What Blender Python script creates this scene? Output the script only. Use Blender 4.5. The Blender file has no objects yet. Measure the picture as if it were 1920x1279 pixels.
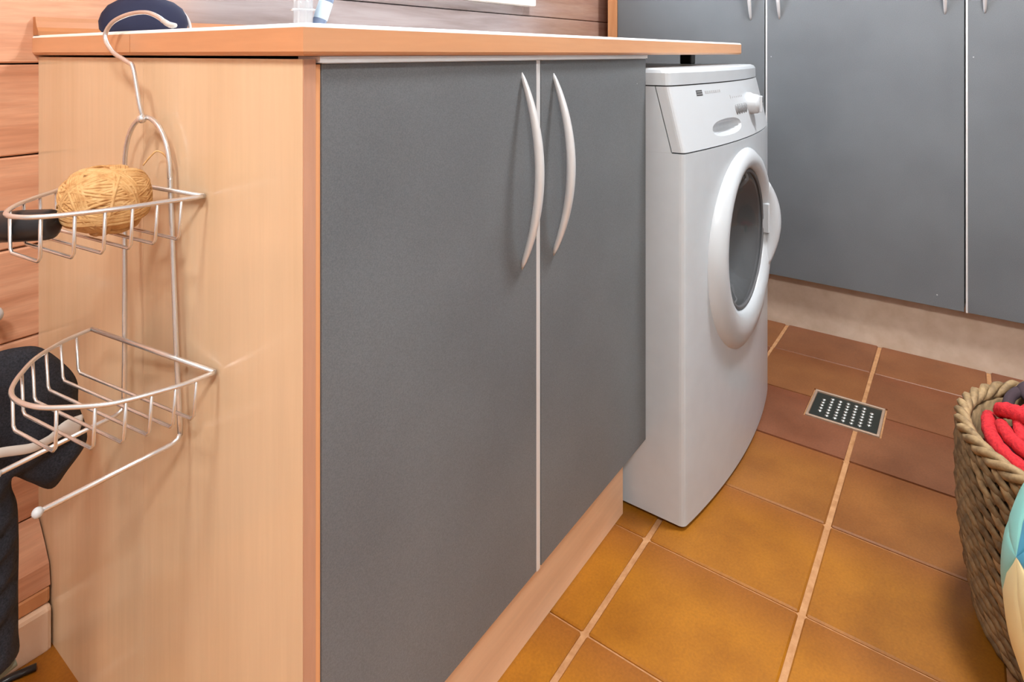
import bpy, bmesh, math, random
from mathutils import Vector, Matrix

random.seed(7)
scene = bpy.context.scene
col = scene.collection
PI = math.pi

# ------------------------------------------------------------------ camera, world, lights, exposure
YAW = 0.6277
cam_d = bpy.data.cameras.new('camera')
cam_d.sensor_width = 36.0
cam_d.lens = 1171.0 / 1920.0 * 36.0
cam_d.shift_y = -(639.5 - 100.94) / 1920.0
cam_d.clip_start = 0.02
cam = bpy.data.objects.new('camera', cam_d)
cam.location = (-0.340, -0.4759, 0.8719)
cam.rotation_euler = (PI / 2, 0, YAW - PI / 2)
col.objects.link(cam)
scene.camera = cam

world = bpy.data.worlds.new('daylight')
scene.world = world
world.use_nodes = True
wn = world.node_tree.nodes
wn['Background'].inputs['Color'].default_value = (0.80, 0.90, 1.0, 1)
wn['Background'].inputs['Strength'].default_value = 9.0


def area(name, loc, target, size, power, color):
    d = bpy.data.lights.new(name, 'AREA')
    d.shape = 'DISK'
    d.size = size
    d.energy = power
    d.color = color
    o = bpy.data.objects.new(name, d)
    o.location = loc
    o.rotation_euler = (Vector(target) - Vector(loc)).to_track_quat('-Z', 'Y').to_euler()
    col.objects.link(o)
    return o


area('ceiling_lamp_light_hall', (-0.85, 0.10, 2.28), (-0.85, 0.10, 0), 0.30, 14, (1.0, 0.95, 0.88))
area('ceiling_lamp_light_passage', (-1.05, -1.35, 2.28), (-1.05, -1.35, 0), 0.40, 36, (1.0, 0.98, 0.95))
area('ceiling_lamp_light_room', (1.03, -0.58, 2.28), (1.03, -0.58, 0), 0.30, 28, (0.97, 0.985, 1.0))

# daylight sampling portal in the window opening
pd = bpy.data.lights.new('window_portal', 'AREA')
pd.shape = 'RECTANGLE'
pd.size = 1.0
pd.size_y = 0.95
pd.cycles.is_portal = True
po = bpy.data.objects.new('window_portal', pd)
po.location = (0.80, 0.80, 1.53)
po.rotation_euler = (-PI / 2, 0, 0)
col.objects.link(po)

scene.cycles.caustics_reflective = False
scene.view_settings.view_transform = 'Standard'
scene.view_settings.look = 'None'
scene.view_settings.exposure = 0.68
scene.view_settings.gamma = 1.0
scene.view_settings.use_curve_mapping = False


# ------------------------------------------------------------------ materials
def lin(c):
    return tuple((x / 12.92 if x <= 0.04045 else ((x + 0.055) / 1.055) ** 2.4) for x in [v / 255.0 for v in c]) + (1.0,)


def mat(name, rgb, rough=0.5, metal=0.0, spec=0.5, trans=0.0, ior=1.45, alpha=1.0, coat=0.0):
    m = bpy.data.materials.new(name)
    m.use_nodes = True
    b = m.node_tree.nodes['Principled BSDF']
    b.inputs['Base Color'].default_value = lin(rgb)
    b.inputs['Roughness'].default_value = rough
    b.inputs['Metallic'].default_value = metal
    b.inputs['Specular IOR Level'].default_value = spec
    b.inputs['Transmission Weight'].default_value = trans
    b.inputs['IOR'].default_value = ior
    b.inputs['Alpha'].default_value = alpha
    b.inputs['Coat Weight'].default_value = coat
    return m


def nd(m, t, **kw):
    n = m.node_tree.nodes.new(t)
    for k, v in kw.items():
        setattr(n, k, v)
    return n


def lk(m, a, b):
    m.node_tree.links.new(a, b)


def coords(m, scale, kind='Object', rot=(0, 0, 0)):
    tc = nd(m, 'ShaderNodeTexCoord')
    mp = nd(m, 'ShaderNodeMapping')
    mp.inputs['Scale'].default_value = scale
    mp.inputs['Rotation'].default_value = rot
    lk(m, tc.outputs[kind], mp.inputs['Vector'])
    return mp.outputs['Vector']


def noise(m, vec, scale, detail=4, rough=0.5, dist=0.0):
    n = nd(m, 'ShaderNodeTexNoise')
    n.inputs['Scale'].default_value = scale
    n.inputs['Detail'].default_value = detail
    n.inputs['Roughness'].default_value = rough
    n.inputs['Distortion'].default_value = dist
    lk(m, vec, n.inputs['Vector'])
    return n.outputs['Fac']


def ramp(m, fac, stops):
    r = nd(m, 'ShaderNodeValToRGB')
    els = r.color_ramp.elements
    while len(els) < len(stops):
        els.new(0.5)
    for e, (p, c) in zip(els, stops):
        e.position = p
        e.color = lin(c)
    lk(m, fac, r.inputs['Fac'])
    return r.outputs['Color']


def bump(m, fac, strength, distance=0.002):
    b = nd(m, 'ShaderNodeBump')
    b.inputs['Strength'].default_value = strength
    b.inputs['Distance'].default_value = distance
    lk(m, fac, b.inputs['Height'])
    lk(m, b.outputs['Normal'], m.node_tree.nodes['Principled BSDF'].inputs['Normal'])


def setcol(m, out):
    lk(m, out, m.node_tree.nodes['Principled BSDF'].inputs['Base Color'])


def mixc(m, fac, a, b, mode='MIX'):
    n = nd(m, 'ShaderNodeMix', data_type='RGBA', blend_type=mode)
    if isinstance(fac, float):
        n.inputs['Factor'].default_value = fac
    else:
        lk(m, fac, n.inputs['Factor'])
    for i, v in ((6, a), (7, b)):
        if isinstance(v, tuple):
            n.inputs[i].default_value = v
        else:
            lk(m, v, n.inputs[i])
    return n.outputs[2]


def wood(name, stops, along=(0.6, 14, 14), rough=0.45, nscale=3.0, bstr=0.15, fine=0.35, rnd=True):
    m = mat(name, stops[0][1], rough)
    v = coords(m, along)
    if rnd:
        oi = nd(m, 'ShaderNodeObjectInfo')
        cb = nd(m, 'ShaderNodeCombineXYZ')
        mu = nd(m, 'ShaderNodeMath', operation='MULTIPLY')
        mu.inputs[1].default_value = 37.0
        lk(m, oi.outputs['Random'], mu.inputs[0])
        for i in range(3):
            lk(m, mu.outputs[0], cb.inputs[i])
        ad = nd(m, 'ShaderNodeVectorMath', operation='ADD')
        lk(m, v, ad.inputs[0])
        lk(m, cb.outputs[0], ad.inputs[1])
        v = ad.outputs[0]
    f = noise(m, v, nscale, 5, 0.55, 0.35)
    c = ramp(m, f, stops)
    f2 = noise(m, v, nscale * 7, 3, 0.6, 0.1)
    c2 = ramp(m, f2, [(0.3, (225, 225, 225)), (0.7, (255, 255, 255))])
    setcol(m, mixc(m, fine, c, mixc(m, 1.0, c, c2, 'MULTIPLY')))
    bump(m, f2, bstr, 0.001)
    return m


M = {}
M['pine'] = wood('pine_boards', [(0.30, (192, 134, 102)), (0.46, (212, 156, 124)), (0.60, (222, 170, 138)), (0.75, (216, 160, 128))],
                 along=(0.9, 10, 11), rough=0.5, nscale=3.2, fine=0.6)
# boards below the window: cool daylight painted into the colour as grey, fading out to both sides
m = wood('pine_boards_painted_daylight', [(0.30, (192, 134, 102)), (0.46, (212, 156, 124)), (0.60, (222, 170, 138)), (0.75, (216, 160, 128))],
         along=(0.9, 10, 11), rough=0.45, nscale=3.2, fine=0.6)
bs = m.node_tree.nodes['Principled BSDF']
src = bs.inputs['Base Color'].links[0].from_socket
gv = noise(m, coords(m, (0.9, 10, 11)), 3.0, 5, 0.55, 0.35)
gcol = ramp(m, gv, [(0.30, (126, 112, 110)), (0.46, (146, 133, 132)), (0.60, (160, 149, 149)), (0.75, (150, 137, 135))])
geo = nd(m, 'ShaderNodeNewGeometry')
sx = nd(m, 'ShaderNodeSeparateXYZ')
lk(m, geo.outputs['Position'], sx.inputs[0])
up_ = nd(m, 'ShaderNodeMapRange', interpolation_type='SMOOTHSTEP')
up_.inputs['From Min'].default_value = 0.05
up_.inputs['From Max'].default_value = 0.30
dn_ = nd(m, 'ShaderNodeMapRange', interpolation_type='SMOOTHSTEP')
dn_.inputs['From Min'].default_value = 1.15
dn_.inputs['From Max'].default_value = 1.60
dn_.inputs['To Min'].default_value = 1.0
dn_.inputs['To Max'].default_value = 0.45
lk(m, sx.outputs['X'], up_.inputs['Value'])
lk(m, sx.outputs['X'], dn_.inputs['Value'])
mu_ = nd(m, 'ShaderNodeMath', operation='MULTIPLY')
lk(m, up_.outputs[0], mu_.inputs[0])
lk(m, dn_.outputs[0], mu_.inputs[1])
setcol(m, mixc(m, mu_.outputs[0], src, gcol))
M['pine_daylight'] = m
M['pine_trim'] = wood('pine_trim', [(0.3, (196, 134, 88)), (0.7, (222, 166, 120))], along=(6, 6, 0.8), rnd=False)
M['upstand'] = wood('upstand_wood', [(0.3, (172, 112, 70)), (0.7, (190, 130, 86))], along=(0.8, 8, 8), rnd=False)
M['beech'] = wood('beech_laminate', [(0.25, (218, 188, 152)), (0.5, (224, 196, 162)), (0.75, (228, 202, 168))],
                  along=(8, 8, 0.5), rough=0.17, nscale=1.6, bstr=0.03, fine=0.25)
M['beech_edge'] = wood('beech_edging', [(0.3, (188, 138, 110)), (0.7, (202, 152, 124))], along=(8, 8, 0.6), rough=0.4, bstr=0.03)
M['carcass_edge'] = mat('carcass_edging', (222, 160, 112), 0.45)
M['toe'] = wood('toe_kick_beech', [(0.3, (234, 190, 152)), (0.7, (242, 204, 168))], along=(0.5, 8, 8), rough=0.4, nscale=2, bstr=0.03)
M['counter'] = wood('worktop_edging', [(0.25, (206, 148, 106)), (0.5, (214, 158, 116)), (0.75, (222, 168, 126))],
                    along=(0.5, 0.5, 6), rough=0.33, nscale=2.5, bstr=0.03, rnd=False)
M['laminate'] = mat('worktop_laminate', (250, 246, 240), 0.25)

m = mat('grey_door_laminate', (112, 112, 112), 0.42)
v = coords(m, (1, 1, 1))
f1 = noise(m, v, 700, 2, 0.7)
f2 = noise(m, v, 6, 3, 0.5)
c = ramp(m, f1, [(0.3, (99, 103, 106)), (0.7, (117, 121, 124))])
c2 = ramp(m, f2, [(0.3, (238, 238, 238)), (0.7, (255, 255, 255))])
vo = nd(m, 'ShaderNodeTexVoronoi')                 # a few stray flecks of pale paint
vo.inputs['Scale'].default_value = 9.0
lk(m, v, vo.inputs['Vector'])
ls = nd(m, 'ShaderNodeMath', operation='LESS_THAN')
ls.inputs[1].default_value = 0.016
lk(m, vo.outputs['Distance'], ls.inputs[0])
setcol(m, mixc(m, ls.outputs[0], mixc(m, 1.0, c, c2, 'MULTIPLY'), lin((190, 190, 190))))
bump(m, f1, 0.06, 0.0005)
M['door'] = m
M['profile'] = mat('pale_aluminium_profile', (225, 225, 225), 0.35, 0.3)
M['chrome_matt'] = mat('satin_nickel', (218, 218, 219), 0.35, 0.3)
M['chrome'] = mat('chromed_wire', (222, 222, 222), 0.27, 0.8)
M['dark'] = mat('dark_gap', (26, 26, 27), 0.8)
M['black'] = mat('black_plastic', (38, 37, 40), 0.3)
m = mat('white_enamel', (196, 197, 198), 0.28, coat=0.2)
v = coords(m, (1, 1, 1))
f = noise(m, v, 25, 2, 0.5)
setcol(m, ramp(m, f, [(0.3, (192, 198, 203)), (0.7, (196, 202, 207))]))
M['enamel'] = m
M['white_plastic'] = mat('white_plastic', (192, 196, 200), 0.3)
M['grey_print'] = mat('grey_print', (168, 168, 170), 0.5)
M['dark_print'] = mat('dark_print', (72, 72, 74), 0.5)
M['button'] = mat('grey_buttons', (128, 129, 131), 0.4)
M['glass_dark'] = mat('smoked_door_glass', (84, 86, 88), 0.08, spec=0.7, alpha=0.80)
M['steel'] = mat('drum_steel', (150, 150, 152), 0.3, 0.9)
M['rubber'] = mat('grey_rubber', (96, 96, 98), 0.6)

# tiles: colour per tile from the object's own colour, flashed darker edge bands
m = mat('terracotta_tile', (190, 125, 55), 0.42)
oi = nd(m, 'ShaderNodeObjectInfo')
tc = nd(m, 'ShaderNodeTexCoord')
addv = nd(m, 'ShaderNodeVectorMath', operation='ADD')
lk(m, tc.outputs['Object'], addv.inputs[0])
lk(m, oi.outputs['Location'], addv.inputs[1])
f = noise(m, addv.outputs[0], 9, 4, 0.55)
f3 = noise(m, addv.outputs[0], 240, 2, 0.6)
sep = nd(m, 'ShaderNodeSeparateXYZ')
lk(m, tc.outputs['Object'], sep.inputs[0])
ma = nd(m, 'ShaderNodeMath', operation='MULTIPLY_ADD')       # along x, plus wobble
ma.inputs[1].default_value = 0.10
lk(m, f, ma.inputs[0])
lk(m, sep.outputs['X'], ma.inputs[2])
edge = nd(m, 'ShaderNodeMapRange')
edge.inputs['From Min'].default_value = 0.085
edge.inputs['From Max'].default_value = 0.175
lk(m, ma.outputs[0], edge.inputs['Value'])
flash = mixc(m, 0.55, oi.outputs['Color'], lin((128, 66, 40)))
c = mixc(m, edge.outputs[0], oi.outputs['Color'], flash)
v2 = ramp(m, f, [(0.3, (222, 214, 206)), (0.65, (255, 255, 255))])
v3 = ramp(m, f3, [(0.3, (226, 226, 226)), (0.7, (255, 255, 255))])
c = mixc(m, 1.0, c, v2, 'MULTIPLY')
c = mixc(m, 0.8, c, mixc(m, 1.0, c, v3, 'MULTIPLY'))
setcol(m, c)
bump(m, f, 0.2, 0.004)
M['tile'] = m

m = mat('sandy_grout', (206, 158, 112), 0.9)
f = noise(m, coords(m, (1, 1, 1)), 60, 4, 0.6)
setcol(m, ramp(m, f, [(0.3, (166, 116, 74)), (0.7, (196, 148, 104))]))
bump(m, f, 0.3, 0.002)
M['grout'] = m

m = mat('plaster_skirting', (226, 196, 168), 0.7)
f = noise(m, coords(m, (1, 1, 1)), 45, 2, 0.5)
setcol(m, ramp(m, f, [(0.24, (140, 100, 70)), (0.29, (224, 192, 164)), (0.8, (230, 202, 176))]))
M['skirting'] = m
m = mat('beige_plinth', (200, 178, 156), 0.6)
f = noise(m, coords(m, (1, 1, 1)), 30, 3, 0.5)
setcol(m, ramp(m, f, [(0.3, (190, 168, 146)), (0.7, (204, 184, 164))]))
M['plinth'] = m
M['paint'] = mat('white_painted_wall', (176, 178, 180), 0.8)
M['white_wood'] = mat('white_window_paint', (240, 236, 230), 0.4)
M['pane'] = mat('window_pane', (250, 252, 255), 0.02, trans=1.0, ior=1.05)

m = mat('jute_twine', (206, 160, 96), 0.85)
f = noise(m, coords(m, (1, 1, 1)), 90, 4, 0.6)
setcol(m, ramp(m, f, [(0.3, (180, 132, 80)), (0.5, (206, 164, 110)), (0.75, (220, 184, 134))]))
M['jute'] = m
m = mat('navy_denim', (32, 34, 42), 0.9)
f = noise(m, coords(m, (1, 1, 1)), 500, 2, 0.6)
setcol(m, ramp(m, f, [(0.3, (20, 22, 28)), (0.7, (46, 48, 58))]))
M['navy_cloth'] = m
M['grey_strap'] = mat('pale_grey_strap', (196, 190, 184), 0.6)
M['hem'] = mat('grey_green_hem', (120, 126, 112), 0.9)
M['sponge'] = mat('navy_foam', (24, 27, 54), 0.8)
M['pale_rim'] = mat('pale_foam_rim', (190, 186, 188), 0.7)
M['glass'] = mat('clear_glass', (205, 206, 210), 0.04, spec=0.8, alpha=0.35)
M['blue_bottle'] = mat('pale_blue_plastic', (118, 136, 166), 0.2, trans=0.25)
M['blue_label'] = mat('ice_blue_label', (176, 196, 212), 0.3)
m = mat('wicker', (160, 128, 88), 0.7)
oi = nd(m, 'ShaderNodeObjectInfo')
f = noise(m, coords(m, (1, 1, 1)), 60, 3, 0.6)
c = ramp(m, f, [(0.3, (118, 96, 70)), (0.7, (182, 156, 118))])
c2 = ramp(m, oi.outputs['Random'], [(0.0, (190, 184, 176)), (1.0, (255, 250, 240))])
setcol(m, mixc(m, 1.0, c, c2, 'MULTIPLY'))
M['wicker'] = m
m = mat('red_fleece', (206, 36, 44), 0.9)
f = noise(m, coords(m, (1, 1, 1)), 220, 3, 0.6)
setcol(m, ramp(m, f, [(0.3, (160, 20, 32)), (0.7, (212, 42, 48))]))
bump(m, f, 0.4, 0.003)
M['red'] = m
M['fold_shade'] = mat('painted_fold_shade', (74, 22, 38), 0.95)  # shade between the red folds, painted as a dark heap
M['charcoal'] = mat('charcoal_cloth', (62, 48, 54), 0.95)
M['grate'] = mat('dark_cast_grate', (62, 66, 62), 0.4, 0.6)
M['stud'] = mat('bright_steel_stud', (225, 228, 224), 0.25, 0.9)
M['drain_frame'] = mat('dull_steel_frame', (172, 146, 126), 0.5, 0.3)
M['cyan'] = mat('turquoise_vinyl', (138, 208, 198), 0.35)
M['cream'] = mat('cream_vinyl', (246, 232, 176), 0.35)
M['blue'] = mat('blue_vinyl', (74, 158, 190), 0.35)
M['pink'] = mat('pink_vinyl', (238, 160, 170), 0.35)


# ------------------------------------------------------------------ helpers
def origin(o):
    v = Vector((0, 0, 0))
    while o is not None:
        v = v + Vector(o.location)
        o = o.parent
    return v


def tag(o, label=None, cat=None, group=None, kind=None):
    if label:
        o['label'] = label
    if cat:
        o['category'] = cat
    if group:
        o['group'] = group
    if kind:
        o['kind'] = kind
    return o


def thing(name, loc, label, cat, group=None):
    o = bpy.data.objects.new(name, None)
    o.empty_display_size = 0.05
    o.location = loc
    col.objects.link(o)
    return tag(o, label, cat, group)


def build(name, verts, faces, m, parent=None, smooth=False, loc=None):
    """world-space vertices -> one mesh object with its origin at loc (or the parent's origin)"""
    base = origin(parent) if parent else Vector((0, 0, 0))
    if loc is None:
        lo = Vector((0, 0, 0))
        if parent is None:
            n = len(verts)
            lo = Vector((sum(v[0] for v in verts) / n, sum(v[1] for v in verts) / n, min(v[2] for v in verts)))
    else:
        lo = Vector(loc) - base
    off = base + lo
    me = bpy.data.meshes.new(name)
    me.from_pydata([tuple(Vector(v) - off) for v in verts], [], faces)
    me.materials.append(m)
    bm = bmesh.new()
    bm.from_mesh(me)
    bmesh.ops.recalc_face_normals(bm, faces=bm.faces)
    bm.to_mesh(me)
    bm.free()
    if smooth:
        for p in me.polygons:
            p.use_smooth = True
    o = bpy.data.objects.new(name, me)
    o.location = lo
    col.objects.link(o)
    o.parent = parent
    return o


def bm_out(bm):
    bm.verts.ensure_lookup_table()
    bm.verts.index_update()
    vs = [tuple(v.co) for v in bm.verts]
    fs = [[v.index for v in f.verts] for f in bm.faces]
    bm.free()
    return vs, fs


def box_vf(x0, x1, y0, y1, z0, z1, bev=0.0, seg=1):
    bm = bmesh.new()
    bmesh.ops.create_cube(bm, size=1.0)
    for v in bm.verts:
        v.co = Vector(((x0 + x1) / 2 + v.co.x * (x1 - x0), (y0 + y1) / 2 + v.co.y * (y1 - y0), (z0 + z1) / 2 + v.co.z * (z1 - z0)))
    if bev > 0:
        bmesh.ops.bevel(bm, geom=list(bm.edges), offset=bev, segments=seg, affect='EDGES', profile=0.5)
    return bm_out(bm)


def box(name, x0, x1, y0, y1, z0, z1, m, parent=None, bev=0.0, seg=1, smooth=False):
    vs, fs = box_vf(x0, x1, y0, y1, z0, z1, bev, seg)
    return build(name, vs, fs, m, parent, smooth)


def join(*vfs):
    V, F = [], []
    for vs, fs in vfs:
        b = len(V)
        V += list(vs)
        F += [[i + b for i in f] for f in fs]
    return V, F


def spline(pts, n=8, closed=False):
    pts = [Vector(p) for p in pts]
    out = []
    N = len(pts)
    rng = range(N) if closed else range(N - 1)
    for i in rng:
        p1, p2 = pts[i], pts[(i + 1) % N]
        p0 = pts[(i - 1) % N] if closed or i > 0 else p1 * 2 - p2
        p3 = pts[(i + 2) % N] if closed or i + 2 < N else p2 * 2 - p1
        for k in range(n):
            t = k / n
            out.append(0.5 * ((2 * p1) + (p2 - p0) * t + (2 * p0 - 5 * p1 + 4 * p2 - p3) * t * t + (3 * p1 - p0 - 3 * p2 + p3) * t ** 3))
    if not closed:
        out.append(pts[-1])
    return out


def tube_vf(pts, r, seg=8, closed=False, caps=True, squash=None):
    pts = [Vector(p) for p in pts]
    n = len(pts)
    rad = r if isinstance(r, (list, tuple)) else [r] * n
    V, F = [], []
    up = None
    for i in range(n):
        if closed:
            t = (pts[(i + 1) % n] - pts[i - 1]).normalized()
        else:
            t = (pts[min(i + 1, n - 1)] - pts[max(i - 1, 0)]).normalized()
        if up is None:
            a = Vector((0, 0, 1)) if abs(t.z) < 0.9 else Vector((1, 0, 0))
            up = (a - t * a.dot(t)).normalized()
        else:
            up = (up - t * up.dot(t)).normalized()
        sd = t.cross(up)
        for k in range(seg):
            an = 2 * PI * k / seg
            su, ss = (1, 1) if squash is None else squash
            V.append(pts[i] + (up * math.cos(an) * su + sd * math.sin(an) * ss) * rad[i])
    m_ = n if closed else n - 1
    for i in range(m_):
        j = (i + 1) % n
        for k in range(seg):
            l = (k + 1) % seg
            F.append([i * seg + k, i * seg + l, j * seg + l, j * seg + k])
    if caps and not closed:
        F.append(list(range(seg))[::-1])
        F.append([(n - 1) * seg + k for k in range(seg)])
    return V, F


def tube(name, pts, r, m, parent=None, seg=8, closed=False, squash=None):
    vs, fs = tube_vf(pts, r, seg, closed, True, squash)
    return build(name, vs, fs, m, parent, True)


def lathe_vf(profile, seg=32, center=(0, 0, 0), axis='Z', closed_profile=False):
    """profile: (radius, height) pairs; axis Z up, or Y (height runs along +Y)"""
    V, F = [], []
    n = len(profile)
    cx, cy, cz = center
    for r, h in profile:
        for k in range(seg):
            a = 2 * PI * k / seg
            if axis == 'Z':
                V.append((cx + r * math.cos(a), cy + r * math.sin(a), cz + h))
            else:
                V.append((cx + r * math.cos(a), cy + h, cz + r * math.sin(a)))
    mm = n if closed_profile else n - 1
    for i in range(mm):
        j = (i + 1) % n
        for k in range(seg):
            l = (k + 1) % seg
            F.append([i * seg + k, i * seg + l, j * seg + l, j * seg + k])
    if not closed_profile:
        F.append([k for k in range(seg)])
        F.append([(n - 1) * seg + k for k in range(seg)])
    return V, F


def ellipsoid_vf(c, rx, ry, rz, nu=16, nv=10, power=1.0):
    V, F = [], []
    for i in range(nv + 1):
        ph = -PI / 2 + PI * i / nv
        for k in range(nu):
            a = 2 * PI * k / nu
            cp, sp = math.cos(ph), math.sin(ph)
            s = lambda x: math.copysign(abs(x) ** power, x)
            V.append((c[0] + rx * s(cp) * math.cos(a), c[1] + ry * s(cp) * math.sin(a), c[2] + rz * s(sp)))
    for i in range(nv):
        for k in range(nu):
            l = (k + 1) % nu
            F.append([i * nu + k, i * nu + l, (i + 1) * nu + l, (i + 1) * nu + k])
    return V, F


def prism_vf(poly, z0, z1):
    n = len(poly)
    V = [(x, y, z0) for x, y in poly] + [(x, y, z1) for x, y in poly]
    F = [list(range(n))[::-1], list(range(n, 2 * n))]
    for i in range(n):
        j = (i + 1) % n
        F.append([i, j, n + j, n + i])
    return V, F


def cut(o, vf):
    """subtract a closed shape (world space) from a mesh object"""
    c = build('cutter', vf[0], vf[1], M['dark'])
    mod = o.modifiers.new('cut', 'BOOLEAN')
    mod.operation = 'DIFFERENCE'
    mod.solver = 'EXACT'
    mod.object = c
    bpy.context.view_layer.update()
    dg = bpy.context.evaluated_depsgraph_get()
    me = bpy.data.meshes.new_from_object(o.evaluated_get(dg))
    o.modifiers.remove(mod)
    o.data = me
    me.materials.clear()
    bpy.data.objects.remove(c)
    return o


def struct(o):
    o['kind'] = 'structure'
    return o


# ------------------------------------------------------------------ the room shell
X0, X1, Y0, YW, ZC = -1.75, 2.42, -2.3, 0.672, 2.35
floor = struct(box('floor', X0, X1, Y0, 0.80, -0.08, -0.004, M['grout']))
struct(box('ceiling', X0 - 0.1, X1 + 0.1, Y0 - 0.1, 0.9, ZC, ZC + 0.1, M['paint']))
struct(box('wall_left', X0 - 0.1, X0, Y0, 0.80, -0.08, ZC, M['paint']))
struct(box('wall_front', X0 - 0.1, X1 + 0.1, Y0 - 0.1, Y0, -0.08, ZC, M['paint']))
struct(box('wall_right', X1, X1 + 0.1, Y0, 0.80, -0.08, ZC, M['paint']))

# back wall: backing with a window opening, pine boards in front of it
WX0, WX1, WZ0, WZ1 = 0.30, 1.30, 1.055, 2.0
wall = struct(build('wall_back', *join(
    box_vf(X0, WX0, YW + 0.016, 0.80, -0.08, ZC), box_vf(WX1, X1, YW + 0.016, 0.80, -0.08, ZC),
    box_vf(WX0, WX1, YW + 0.016, 0.80, -0.08, WZ0), box_vf(WX0, WX1, YW + 0.016, 0.80, WZ1, ZC)), M['dark']))
PITCH = 0.138
k = 0
z = 0.029
while z < ZC:
    za, zb = z + 0.0012, min(z + PITCH - 0.0012, ZC)
    dy = random.uniform(-0.0008, 0.0008)
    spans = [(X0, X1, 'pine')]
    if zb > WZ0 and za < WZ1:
        spans = [(X0, WX0, 'pine_daylight'), (WX1, X1, 'pine_daylight')]
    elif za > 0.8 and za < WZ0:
        spans = [(X0, X1, 'pine_daylight')]
    for a, b, mm_ in spans:
        o = box('board', a, b, YW + dy, YW + 0.0162, za, zb, M[mm_], wall, 0.0022, 1)
    z += PITCH

box('board', WX0, WX1, YW, YW + 0.0162, 0.9962, 1.0236, M['pine_daylight'], wall, 0.001)

# skirting and its wooden cap left of the cabinet
struct(box('baseboard_back', X0, 0.006, 0.608, YW, -0.004, 0.064, M['skirting'], None, 0.006, 2))
struct(box('trim_1', X0, 0.006, 0.616, YW, 0.064, 0.088, M['pine_trim'], None, 0.004, 2))

prof = [(YW - 0.0005, 0.168), (YW - 0.010, 0.164), (0.640, 0.140), (0.622, 0.118), (0.617, 0.0885), (YW - 0.0005, 0.0885)]
V = [(x, y, zz) for x in (X0, 0.006) for y, zz in prof]
n_ = len(prof)
F = [list(range(n_)), list(range(n_, 2 * n_))[::-1]] + [[i, (i + 1) % n_, n_ + (i + 1) % n_, n_ + i] for i in range(n_)]
struct(build('trim_2', V, F, M['pine'], None))

# window above the worktop
win = struct(box('window_1', WX0 + 0.03, WX1 - 0.03, 0.745, 0.752, WZ0 + 0.03, WZ1 - 0.03, M['pane']))
fr = [(WX0, WX0 + 0.05, WZ0, WZ1), (WX1 - 0.05, WX1, WZ0, WZ1), (WX0 + 0.05, WX1 - 0.05, WZ0, WZ0 + 0.05), (WX0 + 0.05, WX1 - 0.05, WZ1 - 0.05, WZ1), (0.78, 0.82, WZ0 + 0.05, WZ1 - 0.05)]
for a, b, c_, d_ in fr:
    box('frame_bar', a, b, 0.72, 0.78, c_, d_, M['white_wood'], win, 0.003)
box('sill', 0.24, 1.331, 0.640, 0.74, 1.024, 1.055, M['white_wood'], win, 0.004, 2)
for a, b, c_, d_ in ((0.24, WX0, 1.055, 2.06), (WX1, 1.331, 1.055, 2.06), (WX0, WX1, WZ1, 2.06)):
    box('casing', a, b, 0.656, 0.70, c_, d_, M['white_wood'], win, 0.003)

# plinth under the tall cabinets
struct(box('baseboard_right', 1.81, 1.83, -1.75, 0.60, -0.004, 0.17, M['plinth'], None, 0.001))

# ------------------------------------------------------------------ floor tiles
PX, PY = 0.2265, 0.258
SX, SY = 0.7125, -0.012          # one joint each way
DR = (1.300, 1.437, -0.318, -0.162)
gx, gy = 0.0020, 0.0050          # half joints
base_tile = None
pal = [(140, 88, 54), (134, 84, 54), (130, 80, 54), (144, 92, 54), (134, 82, 56)]
for i in range(-6, 5):
    for j in range(-7, 3):
        xa, xb = SX + i * PX + gx, SX + (i + 1) * PX - gx
        ya, yb = SY + j * PY + gy, SY + (j + 1) * PY - gy
        if xa > 1.83 or xb < -1.3 or ya > 0.62:
            continue
        if xa > 0.06 and xb < 1.3 and ya > 0.2:
            continue             # never in view, under the cabinet
        h = random.uniform(-0.0007, 0.0007)
        cx_, cy_ = (xa + xb) / 2, (ya + yb) / 2
        m_ = 0.004
        if xa < DR[1] and xb > DR[0] and ya < DR[3] and yb > DR[2]:
            dx0, dx1, dy0, dy1 = DR[0] - m_, DR[1] + m_, DR[2] - m_, DR[3] + m_
            left, low = xa < dx0, ya < dy0
            if left and low:
                poly = [(xa, ya), (xb, ya), (xb, dy0), (dx0, dy0), (dx0, yb), (xa, yb)]
            elif left:
                poly = [(xa, ya), (dx0, ya), (dx0, dy1), (xb, dy1), (xb, yb), (xa, yb)]
            elif low:
                poly = [(xa, ya), (xb, ya), (xb, yb), (dx1, yb), (dx1, dy0), (xa, dy0)]
            else:
                poly = [(dx1, ya), (xb, ya), (xb, yb), (xa, yb), (xa, dy1), (dx1, dy1)]
            V, F = prism_vf(poly, -0.012, 0.0)
            o = build('tile', V, F, M['tile'], floor, loc=(cx_, cy_, h))
        elif base_tile is None:
            V, F = box_vf(xa, xb, ya, yb, -0.012, 0.0, 0.0025, 1)
            base_tile = o = build('tile', V, F, M['tile'], floor, loc=(cx_, cy_, 0))
        else:
            o = base_tile.copy()
            col.objects.link(o)
            o.location = Vector((cx_, cy_, h)) - origin(floor)
        c_ = pal[random.randrange(len(pal))]
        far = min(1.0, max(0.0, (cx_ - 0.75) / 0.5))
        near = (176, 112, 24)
        c_ = tuple(n_ * (1 - far) + q_ * far for n_, q_ in zip(near, c_))  # near ochre: warm lamp light put into the colour, besides the tiles' hue
        o.color = lin(c_)

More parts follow.
